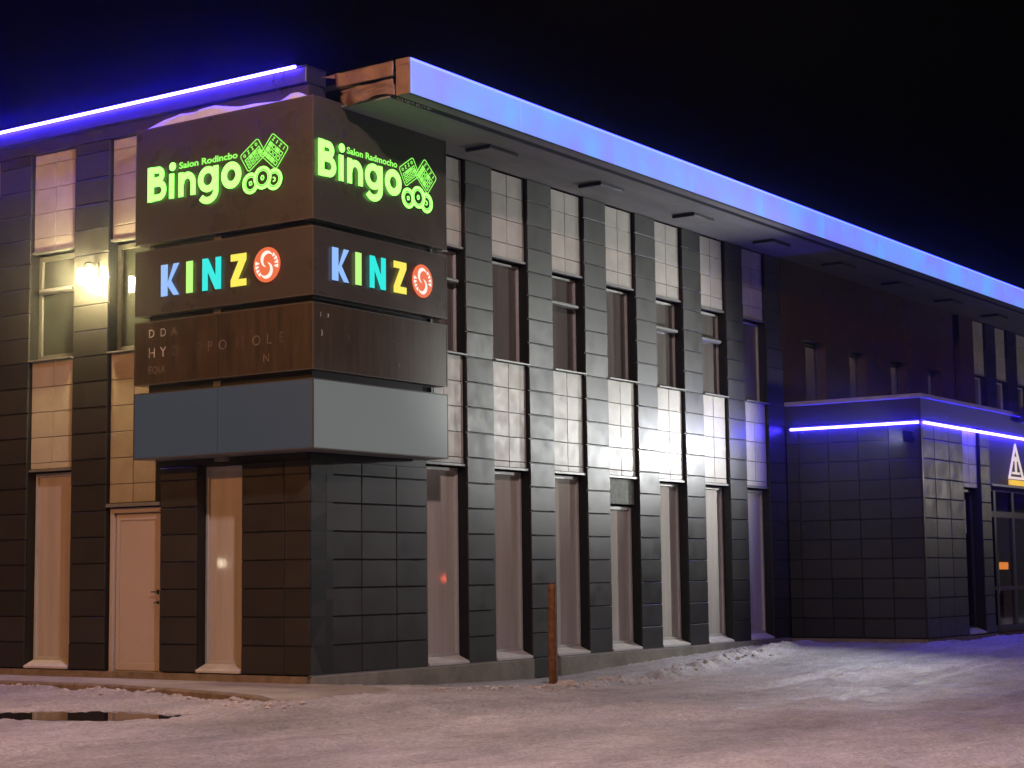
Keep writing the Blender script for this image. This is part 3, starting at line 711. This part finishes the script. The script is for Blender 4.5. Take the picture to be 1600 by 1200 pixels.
def ball(cx, cy, r, d, glyph):
    sh = [ribbon(circ(cx, cy, r-.021, 36), .040, True, d, d+.004), ribbon(circ(cx, cy, r-.058, 32), .008, True, d, d+.0035)]
    if glyph == 0: sh.append(ribbon(circ(cx, cy, .022, 12, .027), .014, True, d, d+.0035))
    elif glyph == 1: sh.append(ribbon(rot([(-.018, .02), (.018, .02), (.018, -.02), (-.018, -.02)], (cx, cy), .2), .012, True, d, d+.0035))
    else: sh.append(ribbon(arc(cx-.005, cy, .024, 120, -120, 10), .014, False, d, d+.0035))
    return sh
M_letters = {'K': glow('letter_sky_blue', (.28, .52, 1.0), 1.0), 'I': glow('letter_lime', (.52, 1.0, .22), 1.0), 'N': glow('letter_cyan', (.0, .84, .76), 1.0),
             'Z': glow('letter_yellow', (.98, .86, .10), 1.0), 'disc': glow('emblem_orange', (1.0, .17, .055), .85), 'swirl': glow('emblem_white', (1.0, .95, .85), 1.0)}
M_gback = mat('logo_backing', (.02, .05, .015), .5)
def kz(x): return .27+x
zb, zt = 4.925, 5.345
KS = {'K': [poly([(.27, zb), (.39, zb), (.39, zt), (.27, zt)]), poly([(.392, 5.10), (.50, zt), (.60, zt), (.455, 5.125), (.60, zb), (.50, zb), (.392, 5.06)], .026, .0312)],
      'I': [poly([(.73, zb), (.85, zb), (.85, zt), (.73, zt)])],
      'N': [poly([(1.02, zb), (1.115, zb), (1.115, 5.17), (1.25, zb), (1.35, zb), (1.35, zt), (1.255, zt), (1.255, 5.10), (1.12, zt), (1.02, zt)])],
      'Z': [poly([(1.52, zb), (1.79, zb), (1.79, zb+.09), (1.65, zb+.09), (1.79, zt-.085), (1.79, zt), (1.52, zt), (1.52, zt-.09), (1.655, zt-.09), (1.52, zb+.085)])]}
def emblem():
    c = (2.14, 5.15); disc = [poly(circ(*c, .225, 48), .026, .031)]
    sw = []
    def crescent(cx, cy, r, a0, a1, wmax, d):
        n = 20; o = []; i_ = []
        for k in range(n+1):
            t = k/n; an = R(a0+(a1-a0)*t); w_ = wmax*math.sin(math.pi*min(1, max(0, t)))**.8
            o.append((cx+(r)*math.cos(an), cy+r*math.sin(an))); i_.append((cx+(r-w_)*math.cos(an), cy+(r-w_)*math.sin(an)))
        n2 = len(o); v = [(x, y, d) for x, y in o]+[(x, y, d) for x, y in i_]; f = [(k, k+1, n2+k+1, n2+k) for k in range(n2-1)]
        return v, f
    sw.append(crescent(c[0], c[1]+.075, .105, 20, 265, .055, .0325)); sw.append(crescent(c[0], c[1]-.075, .105, -160, 85, .055, .0335))
    for k in range(4):
        sw.append(crescent(c[0]-.01, c[1]+.01, .185-.0*k, 165+k*19, 181+k*19, .075-.008*k, .033))
        sw.append(crescent(c[0]+.01, c[1]-.01, .185, -15+k*19, 1+k*19, .075-.008*k, .033))
    return disc, sw
for mp, txt in ((Lmap, 'Saion Rodincbo'), (Rmap, 'Salon Radmocho')):
    for sh in letters_bingo(): sign_mesh('letter', sh, mp, M_green, CAB[0])
    tag(sign_mesh('small_lettering', [text_shapes(txt, .575, 6.605, .118, 1.045, bold=.0035)], mp, M_greenflat, CAB[0]), kind='stuff')
    lg = card((1.885, 6.60), R(33), .36, .27, 3, .014)+card((2.25, 6.60), R(-40), .35, .33, 5, .016)
    sign_mesh('bingo_card', lg, mp, M_greenflat, CAB[0])
    for c, r, d, gph in (((1.85, 6.235), .14, .020, 1), ((2.25, 6.235), .14, .0205, 2), ((2.06, 6.28), .152, .028, 0)):
        sign_mesh('ball_backing', [poly(circ(c[0], c[1], r-.003, 36), d-.003, d-.0005)], mp, M_gback, CAB[0])
        sign_mesh('bingo_ball', ball(c[0], c[1], r, d, gph), mp, M_green, CAB[0])
    for k, sh in KS.items(): sign_mesh('letter', sh, mp, M_letters[k], CAB[1])
    dsc, sw = emblem(); e1 = sign_mesh('emblem', dsc, mp, M_letters['disc'], CAB[1]); sign_mesh('emblem_swirl', sw, mp, M_letters['swirl'], CAB[1])
# faded lettering on the third cabinet
def faded(c): return mat('faded_print', c, .5, .3, base2=tuple(q*.35 for q in c), vscale=9)
F1 = faded((.66, .64, .66)); F2 = faded((.27, .23, .20)); F3 = faded((.14, .11, .085))
for ch, s, z, sz, m in (('D', .03, 4.40, .155, F1), ('D', .245, 4.40, .155, F1), ('A', .44, 4.40, .155, F2),
                        ('H', .03, 4.13, .19, F1), ('Y', .235, 4.13, .19, F1), ('D', .47, 4.13, .19, F3),
                        ('O', .86, 4.135, .19, F3), ('P', 1.10, 4.135, .19, F2), ('O', 1.29, 4.135, .19, F2), ('I', 1.60, 4.14, .19, F3), ('I', 1.70, 4.14, .19, F3),
                        ('O', 1.87, 4.14, .19, F2), ('L', 2.12, 4.145, .19, F2), ('E', 2.33, 4.15, .19, F3),
                        ('ÉQUI', .03, 3.92, .135, F2), ('N', 2.06, 3.92, .15, F2)):
    sign_mesh('faded_letter', [text_shapes(ch, s, z, sz, d=.0025, ext=.0)], Lmap, m, CAB[2])
for s, z, w_, h_ in ((.08, 4.47, .015, .06), (.22, 4.47, .03, .05), (.10, 4.24, .03, .08), (.62, 4.22, .02, .08), (1.55, 4.28, .02, .02), (1.62, 4.22, .015, .10), (1.72, 4.25, .012, .12), (1.66, 3.98, .04, .05)):
    sign_mesh('faded_letter', [ribbon([(s, z-h_/2), (s+w_*.4, z), (s, z+h_/2)], w_*.5, False, .0015, .0025)], Rmap, F1 if s < .3 else F2, CAB[2])

sign_mesh('blank_glow_face', [poly([(-.225, 2.806), (2.866, 2.806), (2.866, 3.65), (-.225, 3.65)], .001, .004)], Lmap, M_glowL, CAB[3])
sign_mesh('blank_glow_face', [poly([(-.046, 2.806), (2.71, 2.806), (2.71, 3.65), (-.046, 3.65)], .001, .004)], Rmap, M_glowR, CAB[3])
# snow along the sign top
def snow_cap():
    ys = np.linspace(-.38, 2.66, 70); prof = np.interp(ys, [-.4, -.24, -.12, 0, .10, .2, .65, .99, 1.22, 1.45, 1.79, 2.24, 2.45, 2.66], [.0, .02, .08, .12, .07, .03, .08, .085, .14, .18, .15, .14, .07, .0])
    v = []; f = []; nx_ = 9
    for i, yy in enumerate(ys):
        for k in range(nx_):
            t = k/(nx_-1); xx = -.385+.30*t; hgt = prof[i]*(math.sin(math.pi*min(1, .10+t*.9))**.6)*(1+.35*float(fbm(np.array([yy*4]), np.array([t*3]), 1., 5)[0]))
            if k in (0, nx_-1): hgt = 0
            v.append((xx, yy, 7.238+max(hgt, 0)))
    for i in range(len(ys)-1):
        for k in range(nx_-1): q = i*nx_+k; f.append((q, q+1, q+nx_+1, q+nx_))
    return mesh_obj('snow_cap', v, f, M_snow, smooth=True)
tag(snow_cap(), 'lumpy snow lying along the top of the corner sign', 'snow')

# ------------------------------------------------------------------ wall lamp on the left facade
Lp = tag(empty('wall_lamp', (-.02, 3.92, 5.50)), 'glaring yellow wall lantern fixed to the dark tiles left of the sign', 'lamp')
def lp(o): o.parent = Lp; o.matrix_parent_inverse = Matrix.Translation((.02, -3.92, -5.50)); return o
mb = MB(); mb.box((-.025, 3.85, 5.42), (-.002, 3.99, 5.62)); lp(mb.build('back_plate', M_fix, bevel=.005))
mb = MB(); mb.tube([(-.02, 3.92, 5.56)]+[(-.02-.10*(1-math.cos(R(a))), 3.92, 5.56+.055*math.sin(R(a))) for a in range(20, 181, 20)], .012, 8); lp(mb.build('arm', M_fix, smooth=True))
mb = MB(); mb.tube([(-.22, 3.92, 5.545), (-.22, 3.92, 5.50)], [.03, .10], 16); lp(mb.build('lantern_cap', M_fix))
mb = MB(); mb.tube([(-.22, 3.92, 5.499), (-.22, 3.92, 5.30)], [.085, .075], 16); lp(mb.build('lantern_glass', glow('lantern_light', (1.0, .80, .36), 850.0)))

# ------------------------------------------------------------------ soffit lights
NTH = ['nearest the torn canopy end', 'second from the torn canopy end', 'third from the torn canopy end', 'fourth from the torn canopy end', 'fifth from the torn canopy end', 'sixth from the torn canopy end', 'seventh from the torn canopy end', 'eighth from the torn canopy end']
for k in range(8):
    x = 2.87+2.955*k
    r = tag(empty('soffit_light', (x+.35, -.60, ZT)), 'unlit black rimmed box light on the soffit, '+NTH[k], 'light', 'box lights under the canopy')
    mb = MB(); mb.box((-.35, -.21, -.050), (.35, .21, -.001)); mb.build('housing', M_fix, r, bevel=.004)
    mb = MB(); mb.box((-.338, -.198, -.055), (.338, .198, -.051)); mb.build('diffuser', M_soffit, r)

# ------------------------------------------------------------------ added floodlight at the porch corner, housing made up for its light
FL = tag(empty('floodlight', (13.66, -2.45, 3.60)), 'added small black floodlight on the porch side wall under the blue line', 'floodlight')
def fl(o): o.parent = FL; o.matrix_parent_inverse = Matrix.Translation((-13.66, 2.45, -3.60)); return o
mb = MB(); mb.box((13.60, -2.54, 3.56), (13.70, -2.48, 3.62)); fl(mb.build('bracket', M_blk))
mb = MB(); mb.box((13.50, -2.59, 3.54), (13.60, -2.43, 3.64)); fl(mb.build('housing', M_blk, bevel=.008))
mb = MB(); mb.box((13.02, -2.615, 3.50), (13.48, -2.602, 3.70)); fl(mb.build('glare_shield', M_blk))  # shield added to keep the spot's glow out of view
lamp('floodlight_bulb', 'SPOT', (13.40, -2.50, 3.60), 1250, (0.98, 1.0, 0.95), 0.03, (0.5, 0.0, 2.9), 142, 1.0)

# ------------------------------------------------------------------ porch roof lamp and triangular sign
G = tag(empty('gooseneck_lamp', (19.3, -2.72, 4.40)), 'unlit curved arm lamp hanging over the porch edge', 'lamp')
def gl(o): o.parent = G; o.matrix_parent_inverse = Matrix.Translation((-19.3, 2.72, -4.40)); return o
mb = MB(); mb.tube([(19.75, -2.60, 4.40), (19.75, -2.60, 4.55)]+[(19.40+.35*math.cos(R(a)), -2.62-.25*(1-math.cos(R(a)))/2, 4.55+.32*math.sin(R(a))) for a in range(15, 166, 15)]+[(19.05, -2.88, 4.50)], .045, 10); gl(mb.build('arm', M_fix, smooth=True))
mb = MB(); mb.box((18.93, -2.99, 4.20), (19.22, -2.77, 4.52)); gl(mb.build('lamp_head', M_fix, bevel=.02))
mb = MB(); mb.box((19.225, -2.97, 4.22), (19.25, -2.79, 4.48)); gl(mb.build('lens', mat('lamp_lens', (.5, .5, .55), .15)))
T_ = tag(empty('triangle_sign', (18.73, -2.70, 2.90)), 'white outlined tall triangle sign with yellow base over the glass doors', 'sign')
def tg(o): o.parent = T_; o.matrix_parent_inverse = Matrix.Translation((-18.73, 2.70, -2.90)); return o
def tmap(s, z, d): return (s, YE-.004-d, z)
def tmesh(name, shapes, m):
    mb = MB()
    for v, f in shapes: mb.add([tmap(*p) for p in v], f)
    return tg(mb.build(name, m))
ap = (18.73, 3.72); bl = (18.31, 3.06); br = (19.15, 3.06)
MWt = glow('sign_white_tube', (1.0, .80, .72), .75, (.1, .1, .1)); MYl = glow('sign_yellow', (1.0, .58, .0), .85, (.1, .1, .1))
tmesh('outline', [ribbon([bl, ap, br], .05, True, .01, .04)], MWt)
tmesh('emblem', [ribbon([(18.73, 3.50), (18.73, 3.14)], .07, False, .012, .037), ribbon([(18.63, 3.43), (18.83, 3.43)], .05, False, .012, .036), ribbon([(18.50, 3.16), (18.96, 3.16)], .045, False, .012, .035)], MWt)
tmesh('base_band', [poly([(18.29, 2.91), (19.17, 2.91), (19.17, 3.015), (18.29, 3.015)], .01, .05)], MYl)

# ------------------------------------------------------------------ bollard
bz = -.30
Bo = tag(empty('bollard', (2.99, -1.65, bz)), 'rusty steel pipe bollard standing in the snow before the building', 'bollard')
mb = MB(); mb.tube([(0, 0, -.3), (.0, 0, .4), (.004, 0, 1.0), (.006, 0, 1.34), (.006, 0, 1.38), (.006, 0, 1.40)], [.052, .052, .052, .052, .045, .02], 20); mb.build('pipe', M_rust, Bo, smooth=True)
mb = MB(); mb.tube([(.075, -.02, -.3), (.078, -.02, 1.30)], .010, 8); mb.build('reinforcing_rod', M_metal, Bo)

# loose lumps of snow along the ploughed edge
def lump(mb, x, y, r, sd):
    rr = random.Random(sd); z = float(height(np.array([x]), np.array([y]))[0]); n = 7; v = []; f = []
    for i, (ph, rad) in enumerate(((-.2, .9), (.25, 1.0), (.65, .6))):
        for k in range(n):
            a = 2*math.pi*k/n+i*.4; q = r*rad*rr.uniform(.7, 1.25); v.append((x+q*math.cos(a)*1.2, y+q*math.sin(a), z+r*ph*rr.uniform(.7, 1.2)))
    v.append((x+rr.uniform(-.2, .2)*r, y, z+r*.85))
    for i in range(2):
        for k in range(n): f.append((i*n+k, i*n+(k+1) % n, (i+1)*n+(k+1) % n, (i+1)*n+k))
    for k in range(n): f.append((2*n+k, 2*n+(k+1) % n, 3*n))
    mb.add(v, f)
mb = MB(); RL = smooth_line(RIDGE, 6)
for k in range(230):
    i = random.randrange(len(RL)); p = RL[i]; lump(mb, p[0]+random.gauss(0, .16), p[1]+random.gauss(0, .15), random.uniform(.008, .035)*(1.5 if random.random() < .12 else 1), k)
for k in range(60): a = 2*math.pi*k/60; lump(mb, 2.92+random.gauss(0, .16), -1.80+random.gauss(0, .07), random.uniform(.02, .06), 900+k)
for k in range(90):
    i = random.randrange(16, len(KL)); p = KL[i]; lump(mb, p[0]-abs(random.gauss(0, .14)), p[1]+random.gauss(0, .2), random.uniform(.01, .045), 1900+k)
tag(mb.build('snow_lumps', M_dsnow, smooth=False), 'rough ploughed lumps of dirty snow along the lot edge', 'snow', kind='stuff')

# ------------------------------------------------------------------ thin haze added for the halos round the lights
hz = MB(); hz.box((-60, -60, -3), (70, 45, 13)); hazeo = hz.build('haze', None)
hm = bpy.data.materials.new('halo_haze'); hm.use_nodes = True; hn = hm.node_tree.nodes; hn.remove(hn['Principled BSDF'])
pvn = hn.new('ShaderNodeVolumePrincipled'); pvn.inputs['Color'].default_value = (.9, .92, 1, 1); pvn.inputs['Density'].default_value = .0013; pvn.inputs['Anisotropy'].default_value = .975
hm.node_tree.links.new(pvn.outputs[0], hn['Material Output'].inputs['Volume']); hazeo.data.materials.append(hm); tag(hazeo, kind='stuff')
